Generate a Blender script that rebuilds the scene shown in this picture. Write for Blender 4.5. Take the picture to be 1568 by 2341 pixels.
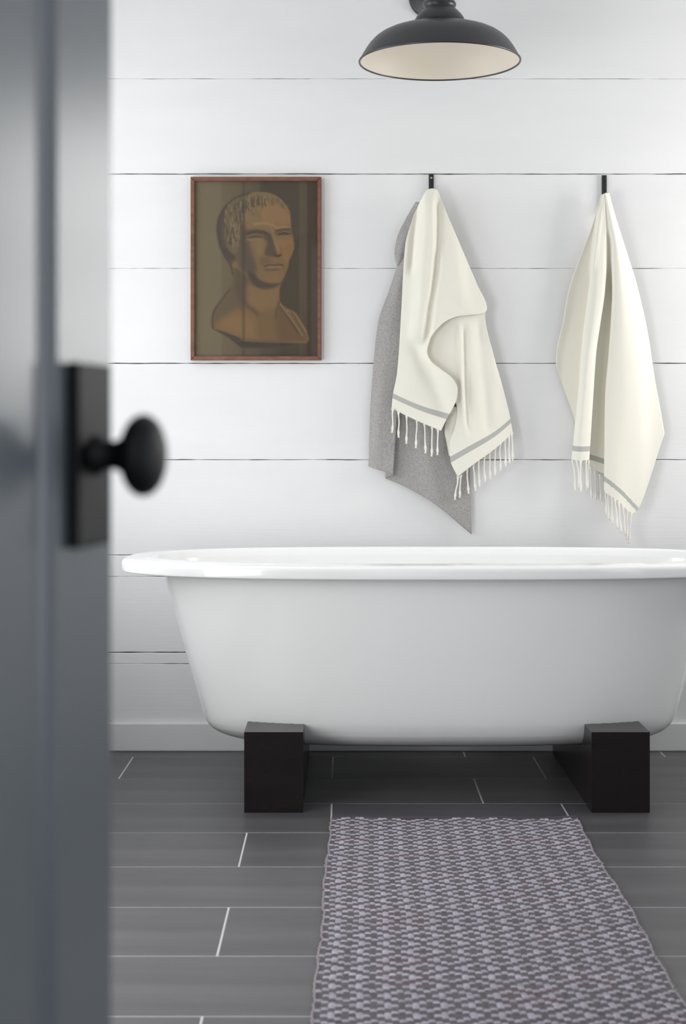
import bpy, bmesh, math, random
import numpy as np
from mathutils import Vector

random.seed(7)
rng = np.random.default_rng(7)
for o in list(bpy.data.objects):
    bpy.data.objects.remove(o)
SC = bpy.context.scene
COL = SC.collection

# ------------------------------------------------------------------ camera
FPX, CX, CY = 3580.0, 784.0, 1000.0      # focal length and vanishing point in photograph pixels
EYE, WALL = 0.95, 4.75                   # eye height, distance to the board wall
cam_d = bpy.data.cameras.new('camera')
cam = bpy.data.objects.new('camera', cam_d)
COL.objects.link(cam)
cam.location = (0, 0, EYE)
cam.rotation_euler = (math.pi / 2, 0, 0)
cam_d.sensor_fit = 'HORIZONTAL'
cam_d.sensor_width = 36.0
cam_d.lens = FPX / 1568.0 * 36.0
cam_d.shift_x = 0.0
cam_d.shift_y = -(1170.5 - CY) / 1568.0
cam_d.clip_start = 0.02
cam_d.dof.use_dof = True
cam_d.dof.focus_distance = 4.1
cam_d.dof.aperture_fstop = cam_d.lens / 1000.0 / 0.0115
SC.camera = cam

# ------------------------------------------------------------------ world, lights, exposure
world = bpy.data.worlds.new('overcast')
SC.world = world
world.use_nodes = True
bg = world.node_tree.nodes['Background']
bg.inputs[0].default_value = (0.86, 0.93, 1.0, 1)
bg.inputs[1].default_value = 1.4
SC.view_settings.view_transform = 'Standard'
SC.view_settings.look = 'None'
SC.view_settings.exposure = -0.08
SC.view_settings.gamma = 1.0
SC.view_settings.use_curve_mapping = False
SC.cycles.use_denoising = True
SC.cycles.max_bounces = 10
SC.cycles.diffuse_bounces = 6
SC.cycles.sample_clamp_indirect = 6.0
SC.cycles.caustics_reflective = False
SC.cycles.caustics_refractive = False


def area(name, loc, rot, sx, sy, watts, col):
    l = bpy.data.lights.new(name, 'AREA')
    l.shape = 'RECTANGLE'
    l.size, l.size_y = sx, sy
    l.energy = watts
    l.color = col
    o = bpy.data.objects.new(name, l)
    COL.objects.link(o)
    o.location = loc
    o.rotation_euler = rot
    return o


XL, XR = -1.05, 2.0                      # left and right walls
YF, ZC = 0.30, 2.70                      # front wall, ceiling
# daylight through the left windows and far right one; front right is added fill
area('daylight_left', (XL - 0.06, 4.15, 1.44), (0, -math.pi / 2, 0), 1.70, 0.80, 14, (0.985, 0.99, 1.0))
area('daylight_left_front', (XL - 0.06, 2.55, 0.90), (0, -math.pi / 2, 0), 1.30, 1.40, 36, (1.0, 0.985, 0.965))
area('daylight_right', (XR + 0.06, 4.29, 1.50), (0, math.pi / 2, 0), 1.00, 0.62, 29, (1.0, 0.985, 0.96))
area('fill_right_front', (XR + 0.06, 1.5, 1.15), (0, math.pi / 2, 0), 1.50, 1.20, 6, (0.99, 0.99, 1.0))  # unseen fill light, added to brighten the tub front and towels


# ------------------------------------------------------------------ helpers
def PX(x, y, d):
    """point at depth d that lies on photograph pixel (x, y)"""
    return Vector(((x - CX) / FPX * d, d, EYE - (y - CY) / FPX * d))


def lin(r, g, b):
    f = lambda c: c / 12.92 if c <= 0.04045 else ((c + 0.055) / 1.055) ** 2.4
    return (f(r / 255), f(g / 255), f(b / 255), 1.0)


def obj(name, me, mat=None, parent=None, smooth=False):
    if isinstance(me, bmesh.types.BMesh):
        bm = me
        bmesh.ops.recalc_face_normals(bm, faces=bm.faces[:])
        me = bpy.data.meshes.new(name)
        bm.to_mesh(me)
        bm.free()
    o = bpy.data.objects.new(name, me)
    COL.objects.link(o)
    if mat:
        for m in (mat if isinstance(mat, (list, tuple)) else [mat]):
            me.materials.append(m)
    if smooth:
        me.polygons.foreach_set('use_smooth', [True] * len(me.polygons))
    if parent:
        o.parent = parent
        o.matrix_parent_inverse = parent.matrix_world.inverted()
    return o


def thing(name, label, cat, loc=(0, 0, 0), rotz=0.0, group=None):
    o = bpy.data.objects.new(name, None)
    o.empty_display_size = 0.05
    COL.objects.link(o)
    o.location = loc
    o.rotation_euler = (0, 0, rotz)
    o['label'] = label
    o['category'] = cat
    if group:
        o['group'] = group
    bpy.context.view_layer.update()
    return o


def struct(name, me, mat, parent=None, label=None):
    o = obj(name, me, mat, parent)
    o['kind'] = 'structure'
    if label:
        o['label'] = label
    return o


def box(bm, x0, x1, y0, y1, z0, z1, bev=0.0, seg=1):
    r = bmesh.ops.create_cube(bm, size=1.0)
    vs = r['verts']
    for v in vs:
        v.co = Vector((x0 + (v.co.x + .5) * (x1 - x0), y0 + (v.co.y + .5) * (y1 - y0), z0 + (v.co.z + .5) * (z1 - z0)))
    if bev > 0:
        es = list({e for v in vs for e in v.link_edges})
        bmesh.ops.bevel(bm, geom=es, offset=bev, segments=seg, affect='EDGES', profile=0.5)


def nbox(*a, **k):
    bm = bmesh.new()
    box(bm, *a, **k)
    return bm


def grid_mesh(name, P, closed_u=False, closed_v=False):
    """mesh from an array (nv, nu, 3)"""
    nv, nu = P.shape[:2]
    idx = np.arange(nv * nu).reshape(nv, nu)
    a = idx if not closed_v else np.vstack([idx, idx[:1]])
    a = a if not closed_u else np.hstack([a, a[:, :1]])
    f = np.stack([a[:-1, :-1], a[:-1, 1:], a[1:, 1:], a[1:, :-1]], -1).reshape(-1, 4)
    me = bpy.data.meshes.new(name)
    me.from_pydata(P.reshape(-1, 3).tolist(), [], f.tolist())
    return me


def lathe(bm, prof, axis_o, axis_d, seg=48, cap=True):
    """revolve [(r, h)] about the line axis_o + h * axis_d"""
    d = Vector(axis_d).normalized()
    u = d.orthogonal().normalized()
    w = d.cross(u)
    rings = []
    for r, h in prof:
        c = Vector(axis_o) + d * h
        if r < 1e-6:
            rings.append([bm.verts.new(c)])
        else:
            rings.append([bm.verts.new(c + (u * math.cos(2 * math.pi * k / seg) + w * math.sin(2 * math.pi * k / seg)) * r) for k in range(seg)])
    for A, B in zip(rings[:-1], rings[1:]):
        for k in range(seg):
            k2 = (k + 1) % seg
            if len(A) == 1 and len(B) == 1:
                continue
            if len(A) == 1:
                bm.faces.new((A[0], B[k], B[k2]))
            elif len(B) == 1:
                bm.faces.new((A[k], A[k2], B[0]))
            else:
                bm.faces.new((A[k], A[k2], B[k2], B[k]))
    if cap:
        for R in (rings[0], rings[-1]):
            if len(R) > 2:
                try:
                    bm.faces.new(R)
                except ValueError:
                    pass


def tube(bm, pts, radii, seg=8):
    pts = [Vector(p) for p in pts]
    rings = []
    ref = Vector((0.3, 1, 0.2)).normalized()
    for i, p in enumerate(pts):
        t = (pts[min(i + 1, len(pts) - 1)] - pts[max(i - 1, 0)]).normalized()
        u = (ref - t * ref.dot(t)).normalized()
        w = t.cross(u)
        ref = u
        r = radii[i] if isinstance(radii, (list, tuple)) else radii
        rings.append([bm.verts.new(p + (u * math.cos(2 * math.pi * k / seg) + w * math.sin(2 * math.pi * k / seg)) * r) for k in range(seg)])
    for A, B in zip(rings[:-1], rings[1:]):
        for k in range(seg):
            bm.faces.new((A[k], A[(k + 1) % seg], B[(k + 1) % seg], B[k]))
    bm.faces.new(rings[0])
    bm.faces.new(rings[-1])


def pchip(xk, yk, x):
    xk, yk, x = np.asarray(xk, float), np.asarray(yk, float), np.asarray(x, float)
    h = np.diff(xk)
    dl = np.diff(yk) / h
    m = np.zeros_like(yk)
    if len(xk) == 2:
        m[:] = dl[0]
    else:
        for i in range(1, len(xk) - 1):
            if dl[i - 1] * dl[i] > 0:
                w1, w2 = 2 * h[i] + h[i - 1], h[i] + 2 * h[i - 1]
                m[i] = (w1 + w2) / (w1 / dl[i - 1] + w2 / dl[i])
        m[0], m[-1] = dl[0], dl[-1]
    k = np.clip(np.searchsorted(xk, x, side='right') - 1, 0, len(xk) - 2)
    t = (x - xk[k]) / h[k]
    return ((1 + 2 * t) * (1 - t) ** 2 * yk[k] + t * (1 - t) ** 2 * h[k] * m[k]
            + t * t * (3 - 2 * t) * yk[k + 1] + t * t * (t - 1) * h[k] * m[k + 1])


# ------------------------------------------------------------------ materials
def mat(name, rgb, rough=0.5, metal=0.0, coat=0.0, sheen=0.0, spec=0.5, vary=None, bump=None, sub=0.0):
    """vary = (scale xyz, amount) tone variation in object space; bump = (scale xyz, strength, distance)"""
    m = bpy.data.materials.new(name)
    m.use_nodes = True
    nt = m.node_tree
    b = nt.nodes['Principled BSDF']
    b.inputs['Base Color'].default_value = rgb
    b.inputs['Roughness'].default_value = rough
    b.inputs['Metallic'].default_value = metal
    b.inputs['Coat Weight'].default_value = coat
    b.inputs['Coat Roughness'].default_value = 0.05
    b.inputs['Sheen Weight'].default_value = sheen
    b.inputs['Specular IOR Level'].default_value = spec
    if sub:
        b.inputs['Subsurface Weight'].default_value = sub
        b.inputs['Subsurface Radius'].default_value = (0.01, 0.01, 0.008)
    tc = nt.nodes.new('ShaderNodeTexCoord')

    def noise(scale, detail=4.0):
        mp = nt.nodes.new('ShaderNodeMapping')
        mp.inputs['Scale'].default_value = scale
        nt.links.new(tc.outputs['Object'], mp.inputs[0])
        n = nt.nodes.new('ShaderNodeTexNoise')
        n.inputs['Scale'].default_value = 1.0
        n.inputs['Detail'].default_value = detail
        nt.links.new(mp.outputs[0], n.inputs['Vector'])
        return n
    if vary:
        n = noise(vary[0])
        mr = nt.nodes.new('ShaderNodeMapRange')
        mr.inputs['From Min'].default_value = 0.3
        mr.inputs['From Max'].default_value = 0.7
        mr.inputs['To Min'].default_value = 1 - vary[1]
        mr.inputs['To Max'].default_value = 1 + vary[1]
        nt.links.new(n.outputs['Fac'], mr.inputs['Value'])
        mx = nt.nodes.new('ShaderNodeVectorMath')
        mx.operation = 'SCALE'
        mx.inputs[0].default_value = rgb[:3]
        nt.links.new(mr.outputs[0], mx.inputs['Scale'])
        nt.links.new(mx.outputs[0], b.inputs['Base Color'])
    if bump:
        n = noise(bump[0])
        bp = nt.nodes.new('ShaderNodeBump')
        bp.inputs['Strength'].default_value = bump[1]
        bp.inputs['Distance'].default_value = bump[2]
        nt.links.new(n.outputs['Fac'], bp.inputs['Height'])
        nt.links.new(bp.outputs[0], b.inputs['Normal'])
    return m


def mat_attr(name, attr, rough=0.9, sheen=0.0, bump=None):
    m = mat(name, (1, 1, 1, 1), rough, sheen=sheen, bump=bump)
    a = m.node_tree.nodes.new('ShaderNodeAttribute')
    a.attribute_name = attr
    m.node_tree.links.new(a.outputs['Color'], m.node_tree.nodes['Principled BSDF'].inputs['Base Color'])
    return m


M_board = mat('white board paint', (0.76, 0.76, 0.76, 1), 0.5, vary=((2, 2, 9), 0.02), bump=((5, 5, 160), 0.25, 0.0012))
M_wall = mat('white wall paint', (0.74, 0.74, 0.74, 1), 0.6)
M_backing = mat('dark boarding behind the gaps', (0.05, 0.05, 0.05, 1), 0.9)
M_trim = mat('white trim paint', (0.70, 0.70, 0.70, 1), 0.4)
M_tile = mat('charcoal tile', (0.078, 0.077, 0.081, 1), 0.40, vary=((1.2, 13, 1), 0.22), bump=((6, 60, 4), 0.12, 0.0008))
M_grout = mat('pale grout', (0.48, 0.48, 0.49, 1), 0.85)
M_tub = mat('white tub enamel', (0.87, 0.87, 0.865, 1), 0.16, coat=0.6)
M_plinth = mat('espresso stained wood', (0.010, 0.0065, 0.0075, 1), 0.27, spec=0.35, vary=((14, 14, 60), 0.25), bump=((20, 20, 160), 0.1, 0.0006))
M_black = mat('black iron', (0.010, 0.010, 0.011, 1), 0.42)
M_knob = mat('matt black hardware', (0.0045, 0.0045, 0.005, 1), 0.5, spec=0.22)
M_lamp = mat('charcoal lamp enamel', (0.022, 0.023, 0.027, 1), 0.36, bump=((60, 60, 60), 0.04, 0.0005))
M_liner = mat('cream lamp enamel', (0.68, 0.62, 0.53, 1), 0.45)
M_door = mat('slate grey door paint', (0.120, 0.136, 0.152, 1), 0.27, bump=((18, 18, 60), 0.05, 0.0006))
M_frame = mat('reddish brown frame wood', (0.175, 0.075, 0.045, 1), 0.45, vary=((30, 30, 60), 0.25), bump=((40, 40, 90), 0.15, 0.0006))
M_cream = mat('cream cotton', (0.77, 0.75, 0.66, 1), 0.92, sheen=0.25, bump=((500, 500, 900), 0.25, 0.0006))
M_stripe = mat('grey woven stripe', (0.43, 0.425, 0.40, 1), 0.92, bump=((500, 500, 900), 0.25, 0.0006))
M_tassel = mat('cream twisted cotton', (0.80, 0.78, 0.71, 1), 0.92, bump=((700, 700, 300), 0.4, 0.0008))
M_grey = mat('grey terry cotton', (0.34, 0.325, 0.315, 1), 0.95, sheen=0.3, vary=((260, 260, 200), 0.18), bump=((380, 380, 300), 0.8, 0.0022))
M_screw = mat('worn steel screw', (0.45, 0.45, 0.45, 1), 0.35, metal=1.0)

# ------------------------------------------------------------------ room shell
ZW = lambda y: EYE - (y - CY) / FPX * WALL      # height on the board wall of photograph row y


def wall_hole_x(x0, x1, ya, yb, hy0, hy1, hz0, hz1):
    bm = bmesh.new()
    box(bm, x0, x1, ya, hy0, 0, ZC)
    box(bm, x0, x1, hy1, yb, 0, ZC)
    box(bm, x0, x1, hy0, hy1, 0, hz0)
    box(bm, x0, x1, hy0, hy1, hz1, ZC)
    return bm


wall_back = struct('wall_back', nbox(XL - .1, XR + .1, WALL + 0.018, WALL + 0.12, 0, ZC), M_backing)
LWIN = (3.74, 4.56, 0.58, 2.30)
NWIN = (1.84, 3.26, 0.24, 1.56)
bm = wall_hole_x(XL - .1, XL, NWIN[1] + .15, WALL + .018, *LWIN)
box(bm, XL - .1, XL, YF, NWIN[0], 0, ZC)
box(bm, XL - .1, XL, NWIN[1], NWIN[1] + .15, 0, ZC)
box(bm, XL - .1, XL, NWIN[0], NWIN[1], 0, NWIN[2])
box(bm, XL - .1, XL, NWIN[0], NWIN[1], NWIN[3], ZC)
struct('wall_left', bm, M_wall)
RWIN = (3.97, 4.61, 0.99, 2.01)
FILL_WIN = (0.90, 2.10, 0.38, 1.92)  # opening for the added fill light, out of view
bm = wall_hole_x(XR, XR + .1, FILL_WIN[1] + .3, WALL + .018, *RWIN)
box(bm, XR, XR + .1, YF, FILL_WIN[0], 0, ZC)
box(bm, XR, XR + .1, FILL_WIN[1], FILL_WIN[1] + .3, 0, ZC)
box(bm, XR, XR + .1, FILL_WIN[0], FILL_WIN[1], 0, FILL_WIN[2])
box(bm, XR, XR + .1, FILL_WIN[0], FILL_WIN[1], FILL_WIN[3], ZC)
struct('wall_right', bm, M_wall)
bm = bmesh.new()
box(bm, XL - .1, -0.34, YF - .1, YF, 0, ZC)
box(bm, 0.50, XR + .1, YF - .1, YF, 0, ZC)
box(bm, -0.34, 0.50, YF - .1, YF, 2.08, ZC)
struct('wall_front', bm, M_wall)
struct('ceiling', nbox(XL - .1, XR + .1, YF - .1, WALL + .12, ZC, ZC + .1), M_wall)


def window(name, x, side, y0, y1, z0, z1, bars):
    r = bmesh.new()
    w = 0.045
    xa, xb = (x - .05, x + .012) if side < 0 else (x - .012, x + .05)
    box(r, xa, xb, y0 - .01, y0 + w, z0, z1)
    box(r, xa, xb, y1 - w, y1 + .01, z0, z1)
    box(r, xa, xb, y0 + w, y1 - w, z0, z0 + w)
    box(r, xa, xb, y0 + w, y1 - w, z1 - w, z1)
    o = struct(name, r, M_trim)
    c = (xa + xb) / 2
    for k in range(bars):
        y = y0 + (y1 - y0) * (k + 1) / (bars + 1)
        obj('muntin', nbox(c - .012, c + .012, y - .011, y + .011, z0 + w, z1 - w), M_trim, o)
    zc = (z0 + z1) / 2
    obj('meeting_rail', nbox(c - .016, c + .016, y0 + w, y1 - w, zc - .018, zc + .018), M_trim, o)
    return o


window('window_1', XL, -1, *LWIN, 1)
window('window_2', XR, 1, *RWIN, 1)
window('fill_window_3', XR, 1, *FILL_WIN, 1)  # unseen window added around the front fill light
window('window_4', XL, -1, *NWIN, 1)

# boards of the far wall: (photograph row of the joint below the board, gap in mm left, gap in mm right)
joints = [(180 - 217 * 2, 1, 1), (180 - 217, 1, 1), (180, 0.75, 1.1), (397.5, 2.6, 2.2), (613.5, 1.0, 0.9), (830.5, 2.6, 1.5),
          (1051, 1.7, 1.9), (1269, 1.6, 1.2), (1318, 0.9, 0.8), (1491.5, 3.2, 2.0), (1517.5, 1.2, 1.0), (1690, 1, 1)]


def edge_noise(n, amp):
    a = np.cumsum(rng.normal(0, 1, n))
    a -= np.convolve(np.pad(a, 6, mode='edge'), np.ones(13) / 13, 'valid')
    return a / (a.std() + 1e-6) * amp


NX = 170
bxs = np.linspace(XL, XR, NX)
tops = ZC * np.ones(NX)
for jy, g0, g1 in joints:
    z = ZW(jy)
    lo = max(z, 0.003)
    g = (g0 + (g1 - g0) * np.clip((bxs + 0.6) / 1.6, 0, 1)) / 1000.0
    half = np.maximum(g * 0.5 + edge_noise(NX, 0.00033), 0.00006)
    bot = lo + half + rng.normal(0, .00005, NX)
    jy_dz = edge_noise(NX, 0.0002)
    bot = bot + jy_dz
    proud = rng.uniform(-0.0012, 0.0012)
    bow = 0.0012 * np.sin(bxs * rng.uniform(1, 2.5) + rng.uniform(0, 6))
    yf = WALL + 0.0 + proud + bow * 0.5
    ch = 0.0014
    rows = [(tops, yf * 0 + WALL + .0175), (tops, yf + ch * .6), (tops - ch, yf), (bot + ch, yf), (bot, yf + ch * .6), (bot, yf * 0 + WALL + .0175)]
    P = np.stack([np.stack([bxs, yy + 0 * bxs, zz], -1) for zz, yy in rows], 0)
    me = grid_mesh('board', P)
    obj('board', me, M_board, wall_back)
    tops = lo - half + jy_dz

# baseboards
bm = bmesh.new()
box(bm, XL, XR, WALL - .016, WALL - .0025, 0.0008, 0.0865, 0.004, 2)
struct('baseboard_back', bm, M_trim)
struct('baseboard_left', nbox(XL, XL + .014, YF, WALL - .017, 0.0008, 0.0865, bev=.004), M_trim)
struct('baseboard_right', nbox(XR - .014, XR, YF, WALL - .017, 0.0008, 0.0865, bev=.004), M_trim)
# door casing on the room side of the doorway
struct('trim_1', nbox(-.43, -.345, YF, YF + .018, 0.001, 2.09, bev=.003), M_trim)
struct('trim_2', nbox(.505, .60, YF, YF + .018, 0.001, 2.09, bev=.003), M_trim)
struct('trim_3', nbox(-.43, .60, YF, YF + .018, 2.091, 2.18, bev=.003), M_trim)

# floor: grout bed with every tile laid on it
floor = struct('floor', nbox(XL - .1, XR + .1, -1.2, WALL + .1, -0.1, -0.0008), M_grout)
TW, TD, GR = 0.5950, 0.2985, 0.0046
row0 = 4.063
r = 3
cache = {}
while True:
    yb = row0 + r * TD
    ya = yb - TD
    if yb < -1.0:
        break
    off = (-0.0295 if (r % 2 == 0) else -0.2310)
    y0, y1 = ya + GR / 2, min(yb - GR / 2, WALL - .0175)
    for k in range(-4, 6):
        x0, x1 = off + k * TW + GR / 2, off + (k + 1) * TW - GR / 2
        lo = XL + .001
        if YF - .1 < yb and ya < YF:
            lo = -.33
        x0c, x1c = max(x0, lo), min(x1, XR - .001)
        if yb < YF:
            x1c = min(x1, 1.0)
        if y0 > WALL - .03 or x1c - x0c < .02:
            continue
        key = (round(x1c - x0c, 4), round(y1 - y0, 4))
        if key not in cache:
            b2 = nbox(-key[0] / 2, key[0] / 2, -key[1] / 2, key[1] / 2, -0.0007, 0, bev=.0004)
            o = obj('tile', b2, M_tile, floor)
            cache[key] = o.data
        else:
            o = obj('tile', cache[key], None, floor)
        o.location = ((x0c + x1c) / 2, (y0 + y1) / 2, random.uniform(-.00008, .00008))
    r -= 1

# ------------------------------------------------------------------ bathtub
TX, TY, NEXP = 0.262, 4.31, 2.7
outer = [  # half length, half width, height
    (.300, .090, .1262), (.440, .140, .1290), (.537, .180, .1355), (.580, .203, .1430), (.612, .224, .1560), (.630, .238, .1700),
    (.640, .247, .1860), (.646, .254, .2040), (.665, .266, .2690), (.690, .277, .3560), (.709, .285, .4240), (.728, .293, .4950),
    (.746, .300, .5600), (.750, .302, .5800), (.760, .306, .5880)]
rimp = [(.760, .306, .5880), (.800, .325, .5890), (.842, .346, .5895), (.860, .3562, .5898), (.8635, .3582, .5908), (.8650, .3590, .5930), (.8658, .3594, .6020), (.8656, .3593, .6110),
        (.8636, .3578, .6168), (.8570, .3535, .6215), (.842, .346, .6245), (.815, .331, .6265), (.788, .316, .6278), (.772, .307, .6275), (.764, .302, .6235), (.762, .300, .6200)]
inner = [(.762, .300, .6200), (.752, .293, .6060), (.735, .283, .5500), (.705, .270, .4300), (.672, .254, .3000), (.645, .238, .2300), (.610, .214, .1880),
         (.540, .180, .1660), (.400, .130, .1590), (.200, .060, .1570)]


def sup(a, b, z, n, N=144):
    th = np.arange(N) * 2 * np.pi / N
    c, s = np.cos(th), np.sin(th)
    rr = (np.abs(c) ** n + np.abs(s) ** n) ** (-1.0 / n)
    return np.stack([TX + a * rr * c, TY + b * rr * s, 0 * th + z], -1)


def dense(prof, k):
    p = np.array(prof)
    t = np.r_[0, np.cumsum(np.linalg.norm(np.diff(p, axis=0), axis=1))]
    tt = np.unique(np.r_[t, np.linspace(0, t[-1], k)])
    return np.stack([pchip(t, p[:, i], tt) for i in range(3)], -1)


tub = thing('bathtub', 'white freestanding oval bathtub with flat rolled rim on dark wooden plinths', 'bathtub', (TX, TY, 0.1255))


def shell(name, prof, k, cap=None):
    d = dense(prof, k)
    P = np.stack([sup(a, b, z, NEXP) for a, b, z in d], 0)
    me = grid_mesh(name, P, closed_u=True)
    b2 = bmesh.new()
    b2.from_mesh(me)
    b2.verts.ensure_lookup_table()
    if cap:
        b2.faces.new([b2.verts[i] for i in range(P.shape[1])] if cap == 'first' else [b2.verts[len(b2.verts) - 1 - i] for i in range(P.shape[1])])
    bpy.data.meshes.remove(me)
    return obj(name, b2, M_tub, tub, smooth=True)


shell('tub_body', outer, 60, 'first')
shell('rolled_rim', rimp, 50)
shell('basin', inner, 50, 'last')

OD = dense(outer, 200)


def tub_under(x, y):
    """height of the tub's outer skin above (x, y)"""
    q = (np.abs((x - TX) / OD[:, 0]) ** NEXP + np.abs((y - TY) / OD[:, 1]) ** NEXP)
    k = np.where(q <= 1)[0]
    return OD[k[0], 2] if len(k) else 9.9


def plinth(x0, x1, label):
    t = thing('tub_plinth', label, 'plinth', ((x0 + x1) / 2, 4.33, 0), group='dark wooden plinths under the bathtub')
    y0, y1, zt = 3.964, 4.70, 0.204
    nx, ny = 16, 120
    xs, ys = np.linspace(x0, x1, nx), np.linspace(y0, y1, ny)
    H = np.array([[min(zt, tub_under(x, y) - .0022) for x in xs] for y in ys])
    b2 = bmesh.new()
    V = [[b2.verts.new((x, y, H[j, i])) for i, x in enumerate(xs)] for j, y in enumerate(ys)]
    for j in range(ny - 1):
        for i in range(nx - 1):
            b2.faces.new((V[j][i], V[j][i + 1], V[j + 1][i + 1], V[j + 1][i]))
    loop = V[0] + [V[j][-1] for j in range(1, ny)] + V[-1][-2::-1] + [V[j][0] for j in range(ny - 2, 0, -1)]
    low = [b2.verts.new((v.co.x, v.co.y, 0.0)) for v in loop]
    n = len(loop)
    for k in range(n):
        b2.faces.new((loop[k], loop[(k + 1) % n], low[(k + 1) % n], low[k]))
    b2.faces.new(low)
    obj('block', b2, M_plinth, t)
    return t


plinth(-0.2502, -0.1008, 'dark wooden block under the left end of the bathtub, beside the rug corner')
plinth(0.6290, 0.7765, 'dark wooden block under the right end of the bathtub, its inner side visible')

# ------------------------------------------------------------------ rug
rug = thing('rug', 'flat woven purple grey runner rug with small light diamonds on the tiles', 'rug', (0.27, 2.9, 0.0))
CELL_X, CELL, NCX = 0.0114, 0.00760, 53
Y_FAR, Y_NEAR = 3.885, 1.90
NCY = int((Y_FAR - Y_NEAR) / CELL)
SU, SV = 6, 5
nu, nv = NCX * SU + 1, NCY * SV + 1
ci = np.arange(nu) / SU
cj = np.arange(nv) / SV
U, Vv = np.meshgrid(ci, cj)
fu, fv = U % 1.0, Vv % 1.0


def is_light(i, j):
    u, v = (i - 4) % 8, (j - 6) % 12
    u, v = np.minimum(u, 8 - u), np.minimum(v, 12 - v)
    ring = lambda a, b: (a + b == 3) | ((a == 2) & (b == 0))
    return ring(u, v) | ring(4 - u, 6 - v)


Ii, Jj = np.meshgrid(np.arange(NCX), np.arange(NCY))
light_cell = is_light(Ii, Jj)
ic, jc = np.minimum(U.astype(int), NCX - 1), np.minimum(Vv.astype(int), NCY - 1)
lc = light_cell[jc, ic].astype(float)
# every weft stitch is a raised bead, light yarn proud of the dark one, rows nearly merged sideways
bead = np.sin(np.pi * np.clip(fv, 0, 1)) ** 0.7 * (0.6 + 0.4 * np.sin(np.pi * fu) ** 0.6)
hcell = rng.normal(0, .00025, light_cell.shape)
Hh = 0.0032 + bead * (0.0016 + 0.0016 * lc) + hcell[jc, ic] * bead
wob_l = 0.0022 * np.sin(cj * .07) + 0.0014 * np.sin(cj * .31 + 1) + edge_noise(nv, .0006)
wob_r = 0.0030 * np.sin(cj * .06 + 2) + 0.0016 * np.sin(cj * .27) + edge_noise(nv, .0007)
tY = cj * CELL
xl = -0.0290 - 0.0135 * tY + wob_l
xr = 0.5755 - 0.0040 * tY + wob_r
Xg = xl[:, None] + (xr - xl)[:, None] * (ci / NCX)[None, :]
Yg = Y_FAR - tY[:, None] + 0.0012 * np.sin(ci * .35)[None, :] + 0 * U
wave = 0.0016 * np.sin(Xg * 21 + 1.0) * np.exp(-tY / .12)[:, None]
P = np.stack([Xg, Yg, np.maximum(Hh + wave + .0008, .002)], -1)
me = grid_mesh('weave', P)
nfu, nfv = nu - 1, nv - 1
mi = np.repeat(np.repeat(light_cell, SV, 0), SU, 1).astype(np.int32)
colc = np.zeros((NCY, NCX, 3))
dark = np.array(lin(58, 54, 62)[:3])
dark2 = np.array(lin(66, 50, 60)[:3])
ltc = np.array(lin(150, 146, 157)[:3])
# yarn lots: some weft picks are warmer
mauve = rng.random((NCY // 6 + 1, NCX // 9 + 1))
mau = np.repeat(np.repeat(mauve, 6, 0), 9, 1)[:NCY, :NCX]
tone = 1 + rng.normal(0, .08, (NCY, NCX))
base = np.where(light_cell[..., None], ltc, np.where((mau > .88)[..., None], dark2, dark))
colc = base * tone[..., None] * (1 + 0.06 * rng.normal(0, 1, (NCY, 1, 1)))
fc = np.repeat(np.repeat(colc, SV, 0), SU, 1).reshape(-1, 3)
at = me.attributes.new('yarn', 'FLOAT_COLOR', 'FACE')
at.data.foreach_set('color', np.c_[np.clip(fc, 0, 1), np.ones(len(fc))].astype(np.float32).ravel())
M_yarn = mat_attr('mauve grey yarn', 'yarn', 0.9, sheen=0.2, bump=((900, 900, 900), 0.3, 0.0006))
weave = obj('weave', me, M_yarn, rug, smooth=True)
M_hem = mat('dark hem yarn', lin(72, 66, 76), 0.92, bump=((300, 900, 300), 0.6, 0.001))
M_selv = mat('pale selvedge yarn', lin(132, 126, 130), 0.92, bump=((600, 300, 600), 0.6, 0.001))
# backing sheet, hem at the far end, whipped cord along both long sides
b2 = bmesh.new()
n = 60
P = np.zeros((5, 90, 3))
hx = np.linspace(0, 1, 90)
hemx = xl[0] + (xr[0] - xl[0]) * hx
hy = Y_FAR + 0.0016 * np.sin(hx * 14)
for a, (dy, z) in enumerate([(-.004, .0008), (-.004, .0058), (.006, .0062), (.012, .0038), (.0125, .0008)]):
    P[a] = np.stack([hemx, hy + dy, z + 0.0015 * (1 + np.sin(hx * 21)) * (z > .001)], -1)
obj('hem', grid_mesh('hem', P, closed_v=True), M_hem, rug, smooth=True)
bm = bmesh.new()
for X, side in ((xl, -1), (xr, 1)):
    sub = np.arange(0, nv, 2)
    for a, b in zip(sub[:-1:2], sub[1::2]):
        lat = rng.normal(0, .0007)
        x = X[a] + side * .0005 + lat
        y = Y_FAR - tY[a]
        tube(bm, [(x, y, .0040), (x + side * rng.normal(.0003, .0006), y - CELL * .5, .0046 + rng.normal(0, .0004)), (x + rng.normal(0, .0004), y - CELL * 1.0, .0038)],
             [.0018, .0026, .0016], 6)
sv = obj('selvedge', bm, M_selv, rug, smooth=True)
sv['kind'] = 'stuff'

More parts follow.
